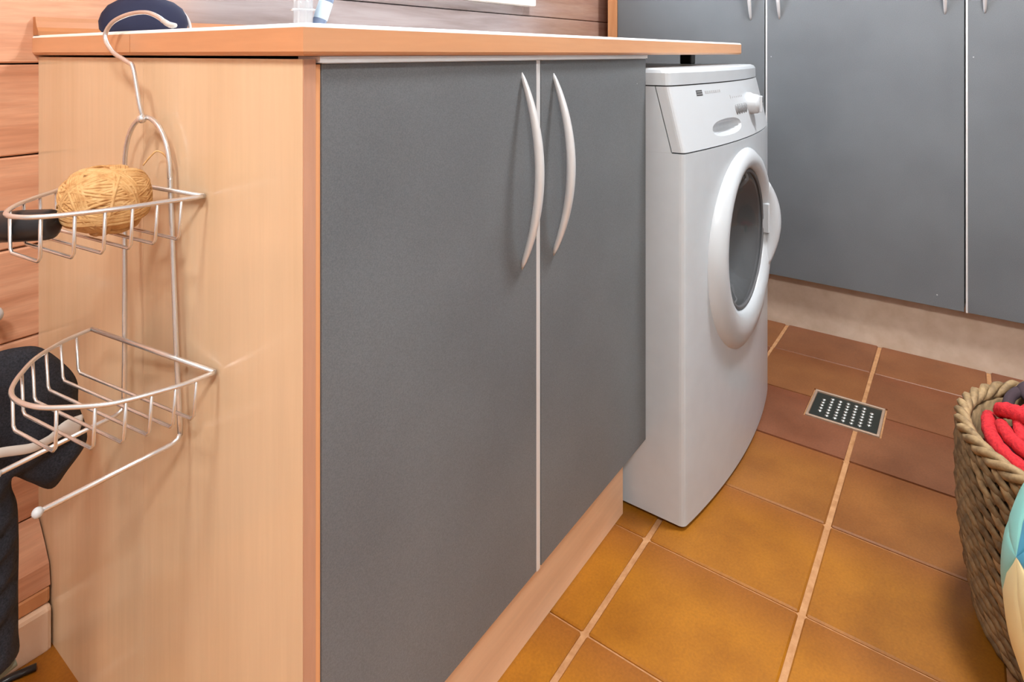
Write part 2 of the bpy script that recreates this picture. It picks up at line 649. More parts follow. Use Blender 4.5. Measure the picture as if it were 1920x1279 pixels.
# floor drain
dr = thing('floor_drain', ((DR[0] + DR[1]) / 2, (DR[2] + DR[3]) / 2, -0.004), 'small rectangular metal floor drain with rows of bright studs', 'drain')
a, b, c_, d_ = DR
w = 0.006
box('frame', a, a + w, c_, d_, -0.010, 0.002, M['drain_frame'], dr, 0.001)
box('frame', b - w, b, c_, d_, -0.010, 0.002, M['drain_frame'], dr, 0.001)
box('frame', a + w, b - w, c_, c_ + w, -0.010, 0.002, M['drain_frame'], dr, 0.001)
box('frame', a + w, b - w, d_ - w, d_, -0.010, 0.002, M['drain_frame'], dr, 0.001)
gr = box('grate', a + w, b - w, c_ + w, d_ - w, -0.010, -0.002, M['grate'], dr, 0.001)
st = None
for i in range(7):
    n_ = 5 if i in (0, 6) else 7
    for j in range(n_):
        y = d_ - 0.026 - i * 0.0175
        x = (a + b) / 2 + (j - (n_ - 1) / 2) * 0.0145
        if st is None:
            V, F = lathe_vf([(0.0050, 0), (0.0046, 0.0018), (0.0022, 0.0030)], 8, (x, y, -0.002))
            st = build('stud', V, F, M['stud'], gr, True, loc=(x, y, -0.002))
        else:
            s2 = st.copy()
            col.objects.link(s2)
            s2.location = Vector((x, y, -0.002)) - origin(gr)

# ------------------------------------------------------------------ base cabinet
ZB, ZT = 0.870, 0.900
DY = 0.012
cab = thing('base_cabinet', (0.39, 0.34, 0), 'beech base cabinet with two grey doors standing under the worktop', 'cabinet')
JY = 0.325
box('end_panel', 0.008, 0.0215, DY, JY - 0.00025, 0.0, ZB - 0.003, M['beech'], cab)
box('end_panel', 0.008, 0.0215, JY + 0.00025, YW - 0.0005, 0.0, ZB - 0.003, M['beech'], cab)
box('panel_edging', 0.0083, 0.0213, DY - 0.0012, DY - 0.0001, 0.0, ZB - 0.0035, M['beech_edge'], cab)
box('carcass', 0.0225, 0.757, 0.040, 0.655, 0.143, 0.862, M['beech_edge'], cab)
box('carcass_front', 0.0225, 0.0283, 0.0135, 0.0395, 0.10, 0.862, M['carcass_edge'], cab)
box('top_rail', 0.0225, 0.757, 0.006, 0.039, 0.8635, 0.8695, M['profile'], cab)
box('toe_kick', 0.0225, 0.742, 0.049, 0.065, 0.0, 0.1425, M['toe'], cab, 0.001)


def bow_handle(parent, c, axis, out, half, rise, rmax):
    """bowed bar: c = centre on the door face, axis = along, out = away from the door"""
    c, axis, out = Vector(c), Vector(axis), Vector(out)
    pts, rad = [], []
    n = 24
    for i in range(n + 1):
        t = -1 + 2 * i / n
        y = rise * (1 - abs(t) ** 2.0) - 0.0015
        pts.append(c + axis * (half * t) + out * y)
        rad.append(rmax * (0.30 + 0.70 * (1 - t * t) ** 0.6))
    V, F = tube_vf(pts, rad, 10, squash=(0.75, 1.0))
    return build('handle', V, F, M['chrome_matt'], parent, True)


d1 = box('door', 0.0290, 0.3910, DY, DY + 0.018, 0.144, 0.8625, M['door'], cab, 0.0006)
d2 = box('door', 0.4030, 0.7620, DY, DY + 0.018, 0.144, 0.8625, M['door'], cab, 0.0006)
box('edge_profile', 0.3911, 0.3995, DY - 0.0008, DY + 0.018, 0.143, 0.8632, M['profile'], d1, 0.0006)
box('edge_profile', 0.0290, 0.3910, DY - 0.0004, DY + 0.016, 0.8626, 0.8633, M['profile'], d1)
box('edge_profile', 0.4030, 0.7620, DY - 0.0004, DY + 0.016, 0.8626, 0.8633, M['profile'], d2)
bow_handle(d1, (0.356, DY, 0.7125), (0, 0, 1), (0, -1, 0), 0.1335, 0.030, 0.0070)
bow_handle(d2, (0.4365, DY, 0.710), (0, 0, 1), (0, -1, 0), 0.133, 0.031, 0.0070)

# ------------------------------------------------------------------ worktop
L = 1.352
wt = thing('worktop', (0.67, 0.33, ZB), 'long wood-edged worktop with pale laminate top above cabinet and washer', 'worktop')


def top_outline(inset, rr=0.012):
    x0, x1, y0, y1 = inset, L - inset, inset, YW - 0.0008
    pts = [(x0, y1), (x0, y0)]
    for i in range(7):
        an = -PI / 2 + PI / 2 * i / 6
        pts.append((x1 - rr + rr * math.cos(an), y0 + rr + rr * math.sin(an)))
    pts.append((x1, y1))
    return pts


def loft_vf(rings):
    n = len(rings[0])
    V = [p for r in rings for p in r]
    F = [list(range(n))[::-1], [(len(rings) - 1) * n + k for k in range(n)]]
    for i in range(len(rings) - 1):
        for k in range(n):
            l = (k + 1) % n
            F.append([i * n + k, i * n + l, (i + 1) * n + l, (i + 1) * n + k])
    return V, F


rings = []
for zz, ins in ((ZB, 0.004), (ZB + 0.0015, 0.0015), (ZB + 0.004, 0.0), (ZT - 0.0042, 0.0)):
    rings.append([(x, y, zz) for x, y in top_outline(ins)])
build('core', *loft_vf(rings), M['counter'], wt)
rings = []
for zz, ins in ((ZT - 0.0041, 0.0002), (ZT - 0.0025, 0.0006), (ZT - 0.0010, 0.0018), (ZT - 0.0002, 0.0036), (ZT, 0.0060)):
    rings.append([(x, y, zz) for x, y in top_outline(ins)])
build('laminate_top', *loft_vf(rings), M['laminate'], wt)
box('edge_joint', -0.0003, 0.0012, 0.3415, 0.3423, ZB + 0.003, ZT - 0.005, M['upstand'], wt)
br = box('bracket', 1.205, 1.235, 0.085, 0.115, 0.846, ZB, M['black'], wt, 0.002)
# upstand along the wall
V, F = [], []
prof = [(YW - 0.0005, ZT), (YW - 0.022, ZT), (YW - 0.022, ZT + 0.006), (YW - 0.016, ZT + 0.012), (YW - 0.012, ZT + 0.021), (YW - 0.010, ZT + 0.028), (YW - 0.0005, ZT + 0.028)]
for x in (0.001, 1.76):
    V += [(x, y, zz) for y, zz in prof]
n_ = len(prof)
F = [list(range(n_)), list(range(n_, 2 * n_))[::-1]] + [[i, (i + 1) % n_, n_ + (i + 1) % n_, n_ + i] for i in range(n_)]
V = [(min(x, L - 0.002), y, zz) for x, y, zz in V]
struct(build('trim_3', V, F, M['upstand'], None))

# ------------------------------------------------------------------ washing machine
wx0, wx1, wxc = 0.764, 1.360, 1.062
wyb = 0.50
wm = thing('washing_machine', (wxc, 0.2, 0), 'white front-loading washing machine with round door under the worktop end', 'washing machine')


def wbase(zz):
    if zz < 0.69:
        return -0.062
    t = min(1.0, (zz - 0.69) / 0.12)
    return -0.062 + 0.029 * t


def yf(x, zz):
    return wbase(zz) - 0.028 * (1 - ((x - wxc) / 0.298) ** 2)


def outline(zz, yback, r=0.010, shrink=0.0, dyf=0.0):
    x0, x1 = wx0 + shrink, wx1 - shrink
    pts = [(x0, yback, zz)]
    ya = yf(wx0, zz) + shrink + dyf
    n = 4
    for i in range(n + 1):
        an = PI + (PI / 2) * i / n
        pts.append((x0 + r + r * math.cos(an), ya + r + r * math.sin(an) - 0.0015 * i / n, zz))
    for i in range(1, 24):
        x = x0 + r + (x1 - x0 - 2 * r) * i / 24
        pts.append((x, yf(x, zz) + shrink + dyf, zz))
    for i in range(n + 1):
        an = -PI / 2 + (PI / 2) * i / n
        pts.append((x1 - r + r * math.cos(an), ya + r + r * math.sin(an) - 0.0015 * (1 - i / n), zz))
    pts.append((x1, yback, zz))
    return pts


body = build('body', *loft_vf([outline(0.008, wyb), outline(0.30, wyb), outline(0.60, wyb), outline(0.6880, wyb)]), M['enamel'], wm)
RC = (1.050, 0.455)                     # porthole centre x, z
GC = (1.050, 0.474)
cut(body, lathe_vf([(0.150, -0.30), (0.150, 0.10)], 40, (GC[0], 0, GC[1]), 'Y'))
body.data.materials.append(M['enamel'])
# rear shoulder behind the fascia
def lineback(zz):
    return -0.037 + 0.032 * (zz - 0.69) / 0.12
build('shoulder', *join(loft_vf([[(wx0, wyb, zz), (wx0, lineback(zz), zz), (wx1, lineback(zz), zz), (wx1, wyb, zz)] for zz in (0.6882, 0.8108)])), M['enamel'], wm)
cp = build('control_panel', *loft_vf([outline(zz, lineback(zz) - 0.0022, 0.009) for zz in (0.6905, 0.693, 0.73, 0.77, 0.8085, 0.8108)]), M['white_plastic'], wm)
cut(cp, ellipsoid_vf((0.965, yf(0.965, 0.716) - 0.002, 0.722), 0.085, 0.022, 0.017, 24, 12, 0.8))
cp.data.materials.append(M['white_plastic'])
lidr = [outline(0.8132, wyb, 0.012), outline(0.836, wyb, 0.014), outline(0.842, wyb, 0.016, 0.003), outline(0.845, wyb, 0.02, 0.009)]
build('lid', *loft_vf(lidr), M['enamel'], wm)
build('seam_core', *loft_vf([outline(0.684, wyb - 0.05, 0.008, 0.004), outline(0.689, wyb - 0.05, 0.008, 0.004)]), M['dark'], wm)
build('seam_core', *loft_vf([outline(0.8105, wyb - 0.05, 0.008, 0.004), outline(0.8135, wyb - 0.05, 0.008, 0.004)]), M['dark'], wm)
for x in (wx0 + 0.05, wx1 - 0.05):
    for y in (0.02, 0.44):
        build('foot', *lathe_vf([(0.018, 0), (0.018, 0.010)], 12, (x, y, 0)), M['black'], wm)
# dark drum and smoked bowl behind the ring
V, F = lathe_vf([(0.1495, -0.080), (0.1495, 0.085), (0.12, 0.090), (0.02, 0.094)], 40, (GC[0], 0, GC[1]), 'Y')
F = F[:-2] + [F[-1]]
build('drum', V, F, M['steel'], wm, True)
# ring: ovalised lathe, glass opening shifted up
ringp = [(0.150, -0.078), (0.1495, -0.090), (0.153, -0.099), (0.163, -0.1045), (0.178, -0.1060), (0.195, -0.103), (0.209, -0.093), (0.217, -0.080), (0.219, -0.066), (0.150, -0.066)]
V, F = [], []
SEG = 56
for r, h in ringp:
    t = (r - 0.150) / 0.07
    zc = GC[1] * (1 - t) + RC[1] * t
    for k in range(SEG):
        a = 2 * PI * k / SEG
        V.append((GC[0] + r * (1 - 0.085 * max(0.0, t)) * math.cos(a), h, zc + r * math.sin(a)))
n_ = len(ringp)
for i in range(n_):
    j = (i + 1) % n_
    for k in range(SEG):
        l = (k + 1) % SEG
        F.append([i * SEG + k, i * SEG + l, j * SEG + l, j * SEG + k])
ring = build('door_ring', V, F, M['white_plastic'], wm, True)
V, F = lathe_vf([(0.1495, -0.091), (0.140, -0.088), (0.128, -0.083), (0.115, -0.060), (0.098, -0.038), (0.06, -0.026), (0.01, -0.022)], 40, (GC[0], 0, GC[1]), 'Y')
F = F[:-2] + [F[-1]]
build('door_glass', V, F, M['glass_dark'], ring, True)
V, F = lathe_vf([(0.1485, -0.092), (0.141, -0.0935), (0.140, -0.0885), (0.1485, -0.087)], 40, (GC[0], 0, GC[1]), 'Y', True)
build('rubber_seal', V, F, M['rubber'], ring, True)
# grip on the far side of the ring
pts, rad = [], []
for i in range(17):
    a = math.radians(-34 + 68 * i / 16)
    t = 1 - abs(i - 8) / 8.0
    tt = math.sin(t * PI / 2)
    pts.append((GC[0] + 0.172 * math.cos(a), -0.096 - 0.006 * tt, RC[1] + 0.02 + 0.172 * math.sin(a)))
    rad.append(0.010 + 0.016 * tt)
V, F = tube_vf(pts, rad, 12, squash=(0.9, 0.9))
build('door_handle', V, F, M['white_plastic'], ring, True)
box('latch_plate', GC[0] + 0.140, GC[0] + 0.149, -0.106, -0.090, 0.452, 0.522, M['white_plastic'], ring, 0.002)


def on_front(x, zz, depth=0.0):
    return (x, yf(x, zz) - depth, zz)


# knob
kx, kz = 1.150, 0.757
ky = yf(kx, kz)
V, F = lathe_vf([(0.0265, 0.006), (0.0265, -0.003), (0.0235, -0.008), (0.0215, -0.020), (0.018, -0.024), (0.004, -0.025)], 24, (kx, ky, kz), 'Y')
kn = build('knob', V, F, M['white_plastic'], wm, True)
box('knob_grip', kx - 0.004, kx + 0.004, ky - 0.030, ky - 0.022, kz - 0.019, kz + 0.019, M['white_plastic'], kn, 0.002, 2)
box('knob_mark', kx - 0.0012, kx + 0.0012, ky - 0.0306, ky - 0.0295, kz + 0.004, kz + 0.016, M['dark_print'], kn)
for i in range(5):
    x = 1.040 + i * 0.0165
    zz = 0.750
    V, F = ellipsoid_vf(on_front(x, zz, -0.001), 0.0068, 0.006, 0.0125, 12, 8)
    build('button', V, F, M['button'], wm, True)


def patch_vf(x0, x1, z0, z1, off, n=4):
    V, F = [], []
    for i in range(n + 1):
        x = x0 + (x1 - x0) * i / n
        for zz in (z0, z1):
            V.append((x, yf(x, zz) - off, zz))
            V.append((x, yf(x, zz) + 0.002, zz))
    for i in range(n):
        a = i * 4
        F += [[a, a + 4, a + 6, a + 2], [a + 1, a + 3, a + 7, a + 5], [a, a + 1, a + 5, a + 4], [a + 2, a + 6, a + 7, a + 3]]
    F += [[0, 2, 3, 1], [n * 4, n * 4 + 1, n * 4 + 3, n * 4 + 2]]
    return V, F


V, F = [], []
for i in range(7):
    x = 1.020 + i * 0.0135
    V, F = join((V, F), patch_vf(x - 0.0018, x + 0.0018, 0.776, 0.7795 + (0.004 if i == 0 else 0), 0.0003, 1))
build('programme_marks', V, F, M['grey_print'], wm)
lx, lz = 0.868, 0.795
logo = build('logo_block', *patch_vf(lx - 0.011, lx + 0.014, lz - 0.0055, lz + 0.0055, 0.0004), M['dark_print'], wm)
for dz in (-0.0022, 0.0022):
    build('logo_stripe', *patch_vf(lx - 0.009, lx + 0.012, lz + dz - 0.0005, lz + dz + 0.0005, 0.0007), M['grey_print'], logo)
V, F = [], []
for i in range(8):
    x = 0.894 + i * 0.0098
    V, F = join((V, F), patch_vf(x, x + 0.0066, lz - 0.0026, lz + 0.0026, 0.0003, 1))
build('logo_print', V, F, M['grey_print'], wm)

# ------------------------------------------------------------------ tall cabinets
TX = 1.770
TZ0, TZ1 = 0.165, 2.15
S = [0.572, 0.046, -0.476, -0.998, -1.52]
labels = ['grey tall cupboard unit next to the pine wall, behind the worktop end',
          'grey tall cupboard unit behind the washing machine, between the two seams',
          'grey tall cupboard unit at the right edge above the basket',
          'grey tall cupboard unit furthest from the pine wall']
for i in range(3):
    yb_, ya_ = S[i], S[i + 1]
    t = thing('tall_cupboard', (2.05, (ya_ + yb_) / 2, 0), labels[i], 'cupboard', 'grey tall cupboards along the far side')
    box('carcass', 1.792, 2.40, ya_ + 0.001, yb_ - 0.001, 0.171, TZ1, M['door'], t)
    d = box('door', TX, TX + 0.018, ya_ + 0.0022, yb_ - 0.0022 - (0.004 if i else 0), TZ0, TZ1, M['door'], t, 0.0006)
    if i > 0:
        box('edge_profile', TX - 0.001, TX + 0.018, yb_ - 0.0060, yb_ - 0.0012, TZ0 - 0.001, TZ1, M['profile'], d, 0.0005)
        bow_handle(d, (TX, yb_ - 0.043, 1.115), (0, 0, 1), (-1, 0, 0), 0.1335, 0.030, 0.0070)
    if i < 2:
        bow_handle(d, (TX, ya_ + 0.045, 1.115), (0, 0, 1), (-1, 0, 0), 0.1335, 0.030, 0.0070)
    if i == 0:
        box('filler_strip', TX + 0.002, 2.2, S[0] + 0.0005, 0.612, 0.171, TZ1, M['pine_trim'], t, 0.001)

# ------------------------------------------------------------------ wire caddy on the end panel
cd = thing('wire_caddy', (-0.01, 0.27, 0.455), 'chrome two-tier wire caddy hooked over the worktop end', 'caddy')
RW = 0.0024
zl, zu = 0.541, 0.721
rodR = [Vector((-0.0035, 0.212, 0.459)), Vector((-0.0035, 0.218, 0.52)), Vector((-0.003, 0.226, zl + 0.06)), Vector((-0.0015, 0.238, zu)), Vector((-0.0015, 0.2395, 0.735))]
rodL = [Vector((-0.0150, 0.321, 0.459)), Vector((-0.0150, 0.3195, 0.52)), Vector((-0.014, 0.322, zl + 0.06)), Vector((-0.010, 0.331, zu)), Vector((-0.0100, 0.332, 0.735))]
apex = Vector((-0.008, 0.2885, 0.800))
arch = []
for i in range(1, 16):
    a = PI * i / 16
    mid = (rodR[-1] + rodL[-1]) / 2
    arch.append(mid + (rodR[-1] - mid) * math.cos(a) + Vector((0, 0, 0.064)) * math.sin(a) ** 0.9)
tube('arch_frame', spline(rodR, 4) + arch + spline(rodL[::-1], 4), RW * 1.15, M['chrome'], cd, 8)
# prongs at the bottom, each with a ball tip
for r0, tip in ((rodR[0], Vector((-0.131, 0.216, 0.449))), (rodL[0], Vector((-0.137, 0.312, 0.449)))):
    d = (tip - r0).normalized()
    pr = tube('prong', [r0 + Vector((0, 0, 0.002)), r0 + d * 0.003 + Vector((0, 0, -0.003)), r0 + d * 0.010 + Vector((0, 0, -0.005)), tip], RW * 1.1, M['chrome'], cd, 8)
    build('ball_tip', *ellipsoid_vf(tip, 0.0048, 0.0048, 0.0048, 12, 8), M['white_plastic'], pr, True)


def basket(rim_pts, zr, drop, nw):
    R_, L_ = Vector(rim_pts[0] + (zr,)), Vector(rim_pts[-1] + (zr,))
    curve = spline([Vector(p + (zr,)) for p in rim_pts], 6)
    s = (L_ - R_).normalized()
    out = Vector((s.y, -s.x, 0))
    if (curve[len(curve) // 2] - R_).dot(out) < 0:
        out = -out
    rim = tube('basket_rim', curve, RW, M['chrome'], cd, 8)
    tube('back_bar', [R_, L_], RW * 1.1, M['chrome'], rim, 8)
    depth = max((p - R_).dot(out) for p in curve)
    for i in range(nw):
        t = depth * (0.15 + 0.76 * i / (nw - 1))
        hits = []
        for a, b in zip(curve[:-1], curve[1:]):
            ta, tb = (a - R_).dot(out), (b - R_).dot(out)
            if (ta - t) * (tb - t) <= 0 and abs(tb - ta) > 1e-9:
                hits.append(a + (b - a) * ((t - ta) / (tb - ta)))
        if len(hits) < 2:
            continue
        p1, p2 = hits[0], hits[-1]
        dn = Vector((0, 0, -drop))
        q1, q2 = p1 + dn + (p2 - p1) * 0.02, p2 + dn + (p1 - p2) * 0.02
        rr = 0.004
        path = [p1, q1 + Vector((0, 0, rr)), q1 + (q2 - q1).normalized() * rr, q2 + (q1 - q2).normalized() * rr, q2 + Vector((0, 0, rr)), p2]
        tube('basket_wire', path, RW * 0.72, M['chrome'], rim, 6)


low = [(0.004, 0.155), (-0.026, 0.157), (-0.048, 0.163), (-0.068, 0.170), (-0.088, 0.180), (-0.113, 0.206), (-0.127, 0.226), (-0.1345, 0.250), (-0.135, 0.271), (-0.129, 0.291), (-0.115, 0.315), (-0.093, 0.343), (-0.061, 0.364), (-0.029, 0.374)]
top = [(0.004, 0.177), (-0.037, 0.185), (-0.071, 0.191), (-0.102, 0.202), (-0.121, 0.211), (-0.137, 0.225), (-0.1445, 0.245), (-0.141, 0.264), (-0.127, 0.289), (-0.107, 0.310), (-0.081, 0.332), (-0.052, 0.355), (-0.020, 0.375)]
basket(low, zl, 0.042, 6)
basket(top, zu, 0.042, 6)
# hook
hk = [(-0.009, 0.2865, 0.797), (-0.012, 0.2890, 0.815), (-0.014, 0.300, 0.855), (-0.0145, 0.313, 0.8625), (-0.0145, 0.352, 0.874), (-0.0135, 0.377, 0.892), (-0.010, 0.368, 0.909), (-0.005, 0.338, 0.9185), (-0.0005, 0.302, 0.9205), (0.003, 0.279, 0.9150), (0.006, 0.262, 0.9060), (0.008, 0.252, 0.9030)]
hp = spline(hk, 6)
tube('hook', hp, RW * 1.1, M['chrome'], cd, 8)
tube('hook_tip', [Vector((0.0045, 0.268, 0.9098)), Vector((0.0068, 0.258, 0.9050)), Vector((0.0085, 0.248, 0.9040))], [0.0030, 0.0034, 0.0026], M['grey_strap'], cd, 8)
build('rivet', *ellipsoid_vf((-0.0105, 0.2865, 0.7975), 0.0052, 0.0052, 0.0052, 12, 8), M['chrome'], cd, True)

# ball of twine in the upper basket
TC = Vector((-0.058, 0.2585, 0.7182))
tw = thing('twine_ball', (TC.x, TC.y, 0.681), 'tan ball of jute twine lying in the upper wire basket', 'twine')
build('core', *ellipsoid_vf(TC, 0.0385, 0.0385, 0.0325, 24, 14, 0.7), M['jute'], tw, True)


def wrap(tilt, az, rx, rz, off, wob):
    pts = []
    Rm = Matrix.Rotation(az, 3, 'Z') @ Matrix.Rotation(tilt, 3, 'X')
    for i in range(40):
        a = 2 * PI * i / 40
        v = Vector((math.cos(a), math.sin(a), 0))
        v = Rm @ v + Vector((0, 0, off))
        v.normalize()
        s = lambda q: math.copysign(abs(q) ** 0.8, q)
        h = math.hypot(v.x, v.y)
        hh = h ** 0.72
        v = Vector((v.x / max(h, 1e-6) * hh * rx, v.y / max(h, 1e-6) * hh * rx, s(v.z) * rz))
        pts.append(TC + v * (1 + wob * math.sin(3 * a)))
    return pts


V, F = [], []
for i in range(80):
    g = i // 8
    az = g * 0.63 + (i % 8) * 0.015
    tilt = [0.28, 1.05, 0.10, 1.2, 0.22, 0.95, 0.16, 1.3, 0.25, 0.12][g] + (i % 8) * 0.03
    V, F = join((V, F), tube_vf(wrap(tilt, az, 0.0402 + random.uniform(-0.0006, 0.0012), 0.0335 + random.uniform(-0.0006, 0.0008), (i % 8 - 3.5) * 0.075, 0.004), 0.0019, 5, True))
o = build('strand_windings', V, F, M['jute'], tw, True)
o['kind'] = 'stuff'
tube('loose_end', spline([(-0.02, 0.262, 0.748), (-0.012, 0.262, 0.757), (-0.003, 0.266, 0.7615), (0.001, 0.256, 0.757), (0.003, 0.246, 0.744)], 6), 0.0009, M['jute'], tw, 5)

# black handled brush in the upper basket
ax = Vector((0.587, -0.809, 0.05)).normalized()
hc = Vector((-0.119, 0.281, 0.7005))
bh = thing('brush', (hc.x, hc.y, 0.684), 'black plastic handled brush beside the twine ball', 'brush')
prof = [(-0.135, 0.004), (-0.131, 0.0062), (-0.060, 0.0060), (-0.036, 0.0070), (-0.0335, 0.0125), (-0.029, 0.0150), (-0.010, 0.0156), (0.020, 0.0152), (0.0245, 0.0140), (0.026, 0.010)]
V, F = tube_vf([hc + ax * t for t, r in prof], [r for t, r in prof], 18)
build('handle', V, F, M['black'], bh, True)
V, F = tube_vf([hc + ax * t for t in (-0.0300, -0.0275)], 0.0158, 18)
build('collar', V, F, M['rubber'], bh, True)
box('bristle_head', hc.x - 0.092, hc.x - 0.070, hc.y + 0.096, hc.y + 0.116, 0.672, 0.705, M['navy_cloth'], bh, 0.004, 2)

# dark garment hanging left of the panel
outl = [(-0.30, 0.53), (-0.17, 0.528), (-0.115, 0.522), (-0.085, 0.520), (-0.058, 0.510), (-0.030, 0.475), (-0.019, 0.450), (-0.018, 0.423), (-0.010, 0.391), (-0.010, 0.367), (-0.030, 0.344), (-0.047, 0.330), (-0.069, 0.350), (-0.085, 0.366), (-0.0875, 0.355), (-0.082, 0.331), (-0.0805, 0.285), (-0.081, 0.235), (-0.081, 0.183), (-0.083, 0.148), (-0.12, 0.140), (-0.22, 0.132), (-0.30, 0.14), (-0.31, 0.33)]
gm = thing('hanging_garment', (-0.16, 0.44, 0.14), 'dark navy garment hanging against the pine wall left of the caddy', 'garment')
oc = [Vector((x, 0, z_)) for x, z_ in outl]
ocs = spline(oc, 5, True)


def inside(x, z_):
    r = False
    n = len(ocs)
    j = n - 1
    for i in range(n):
        a, b = ocs[i], ocs[j]
        if (a.z > z_) != (b.z > z_) and x < (b.x - a.x) * (z_ - a.z) / (b.z - a.z) + a.x:
            r = not r
        j = i
    return r


def edge_d(x, z_):
    return min(math.hypot(a.x - x, a.z - z_) for a in ocs)


# front and back skins of the cloth, inflated away from the outline
bm = bmesh.new()
step = 0.009
rimv = [bm.verts.new((p.x, 0, p.z)) for p in ocs]
inner = []
x = -0.31
while x < 0:
    z_ = 0.13
    while z_ < 0.54:
        xx, zz2 = x + random.uniform(-.001, .001), z_ + random.uniform(-.001, .001)
        if inside(xx, zz2) and edge_d(xx, zz2) > 0.005:
            inner.append(bm.verts.new((xx, 0, zz2)))
        z_ += step
    x += step
from mathutils.geometry import delaunay_2d_cdt
pts2 = [Vector((v.co.x, v.co.z)) for v in rimv + inner]
bm.free()
nr = len(ocs)
edges = [(i, (i + 1) % nr) for i in range(nr)]
res = delaunay_2d_cdt(pts2, edges, [list(range(nr))], 1, 1e-6)
v2d, f2d = res[0], res[2]
front, back = [], []
for q in v2d:
    d = edge_d(q.x, q.y)
    th = 0.024 * (1 - math.exp(-d / 0.014))
    fold = 0.006 * math.sin(q.x * 95 + 18 * math.sin(q.y * 11)) * min(1, d / 0.02)
    front.append((q.x, 0.445 - th - fold, q.y))
    back.append((q.x, 0.445 + th * 0.7 + fold * 0.4, q.y))
nV = len(v2d)
F = [list(f) for f in f2d] + [[i + nV for i in f][::-1] for f in f2d]
V = front + back
gb = build('cloth', V, F, M['navy_cloth'], gm, True)
bmm = bmesh.new()
bmm.from_mesh(gb.data)
bmesh.ops.remove_doubles(bmm, verts=bmm.verts, dist=0.0004)
bmesh.ops.recalc_face_normals(bmm, faces=bmm.faces)
bmm.to_mesh(gb.data)
bmm.free()
tube('strap', spline([(-0.20, 0.405, 0.437), (-0.135, 0.402, 0.428), (-0.110, 0.402, 0.4235), (-0.081, 0.402, 0.4140), (-0.062, 0.404, 0.4140), (-0.046, 0.406, 0.4185), (-0.030, 0.410, 0.413)], 6),
     [0.0055] * 24 + [0.0055 + 0.0006 * i for i in range(13)], M['grey_strap'], gm, 10, squash=(1.0, 0.4))
tube('hem', [(-0.30, 0.443, 0.139), (-0.22, 0.443, 0.133), (-0.12, 0.443, 0.140), (-0.0845, 0.443, 0.147)], 0.0065, M['hem'], gm, 8)
# pegs on the wall that carry it
for x, lab in ((-0.058, 'small white wall peg near the left edge above the dark garment'), (-0.24, 'white wall peg hidden behind the dark garment')):
    pg = thing('wall_peg', (x, YW, 0.50), lab, 'peg', 'white wall pegs')
    V, F = lathe_vf([(0.009, 0.0), (0.009, -0.004), (0.005, -0.006), (0.005, -0.034), (0.009, -0.038), (0.011, -0.046), (0.009, -0.053), (0.003, -0.056)], 16, (x, YW - 0.001, 0.506), 'Y')
    build('knob', V, F, M['white_plastic'], pg, True)
tube('hanging_loop', spline([(-0.24, 0.635, 0.513), (-0.238, 0.58, 0.520), (-0.235, 0.50, 0.528), (-0.23, 0.455, 0.526)], 6), 0.004, M['navy_cloth'], gm, 8)
# black strip on the floor by the skirting
sp = tube('dark_strip', [(-0.075, 0.603, 0.0045), (-0.045, 0.598, 0.0045), (-0.020, 0.588, 0.0045)], 0.0055, M['black'], None, 8, squash=(0.7, 1.0))
tag(sp, 'short black strip on the tiles beside the skirting', 'strip')

# ------------------------------------------------------------------ things on the worktop
spg = thing('scrubbing_pad', (0.105, 0.545, ZT), 'navy blue rounded scrubbing pad with pale rim on the worktop', 'pad')
pr_ = []
for zz, s_ in ((0.0, 0.86), (0.008, 0.97), (0.020, 1.0), (0.032, 0.95), (0.044, 0.83), (0.053, 0.62), (0.058, 0.36)):
    ringv = []
    for k in range(28):
        a = 2 * PI * k / 28
        ringv.append((0.105 + 0.0635 * s_ * math.cos(a) + 0.004 * (zz / 0.058), 0.545 + 0.034 * s_ * math.sin(a), ZT + zz))
    pr_.append(ringv)
build('foam', *loft_vf(pr_), M['sponge'], spg, True)
V, F = [], []
rimc = []
for k in range(15):
    a = math.radians(-10 + 80 * k / 14)
    rimc.append((0.105 + 0.065 * math.cos(a) * 1.0 + 0.003, 0.545 - 0.004, ZT + 0.012 + 0.046 * math.sin(a)))
tube('rim', rimc, [0.0018] + [0.0026] * 13 + [0.0018], M['pale_rim'], spg, 8)

jar = thing('glass_jar', (0.357, 0.50, ZT), 'clear glass jar with a wire ring on the worktop', 'jar')
V, F = lathe_vf([(0.016, 0.0), (0.0175, 0.002), (0.0175, 0.10), (0.0165, 0.10), (0.0165, 0.004), (0.002, 0.004)], 24, (0.357, 0.50, ZT))
build('glass', V, F, M['glass'], jar, True)
tube('wire_ring', [(0.357 + 0.0215 * math.cos(2 * PI * k / 24), 0.50 + 0.0215 * math.sin(2 * PI * k / 24), ZT + 0.052) for k in range(24)], 0.0012, M['chrome'], jar, 6, True)
for s_ in (-0.006, 0.010):
    tube('stirrer', [(0.357 + s_, 0.505, ZT + 0.006), (0.357 + s_ * 1.2, 0.503, ZT + 0.16)], 0.0022, M['chrome'], jar, 8)

bt = thing('squeeze_tube', (0.394, 0.50, ZT), 'pale blue tilted plastic tube beside the glass jar', 'tube')
d = Vector((0.30, -0.08, 0.90)).normalized()
b0 = Vector((0.384, 0.50, ZT + 0.010))
V, F = tube_vf([b0 + d * t for t in (0, 0.004, 0.10, 0.14, 0.15)], [0.010, 0.013, 0.013, 0.012, 0.008], 14, squash=(1.0, 1.0))
build('tube', V, F, M['blue_bottle'], bt, True)
V, F = tube_vf([b0 + d * t for t in (0.028, 0.0285, 0.062, 0.0625)], [0.0131, 0.0134, 0.0134, 0.0131], 14)
build('label_band', V, F, M['blue_label'], bt, True)

# ------------------------------------------------------------------ wicker basket with red laundry
BC = Vector((0.885, -0.662, 0.0))
BH, RB, RT = 0.300, 0.165, 0.190
bk = thing('wicker_basket', tuple(BC), 'brown wicker laundry basket standing on the tiles at right', 'basket')


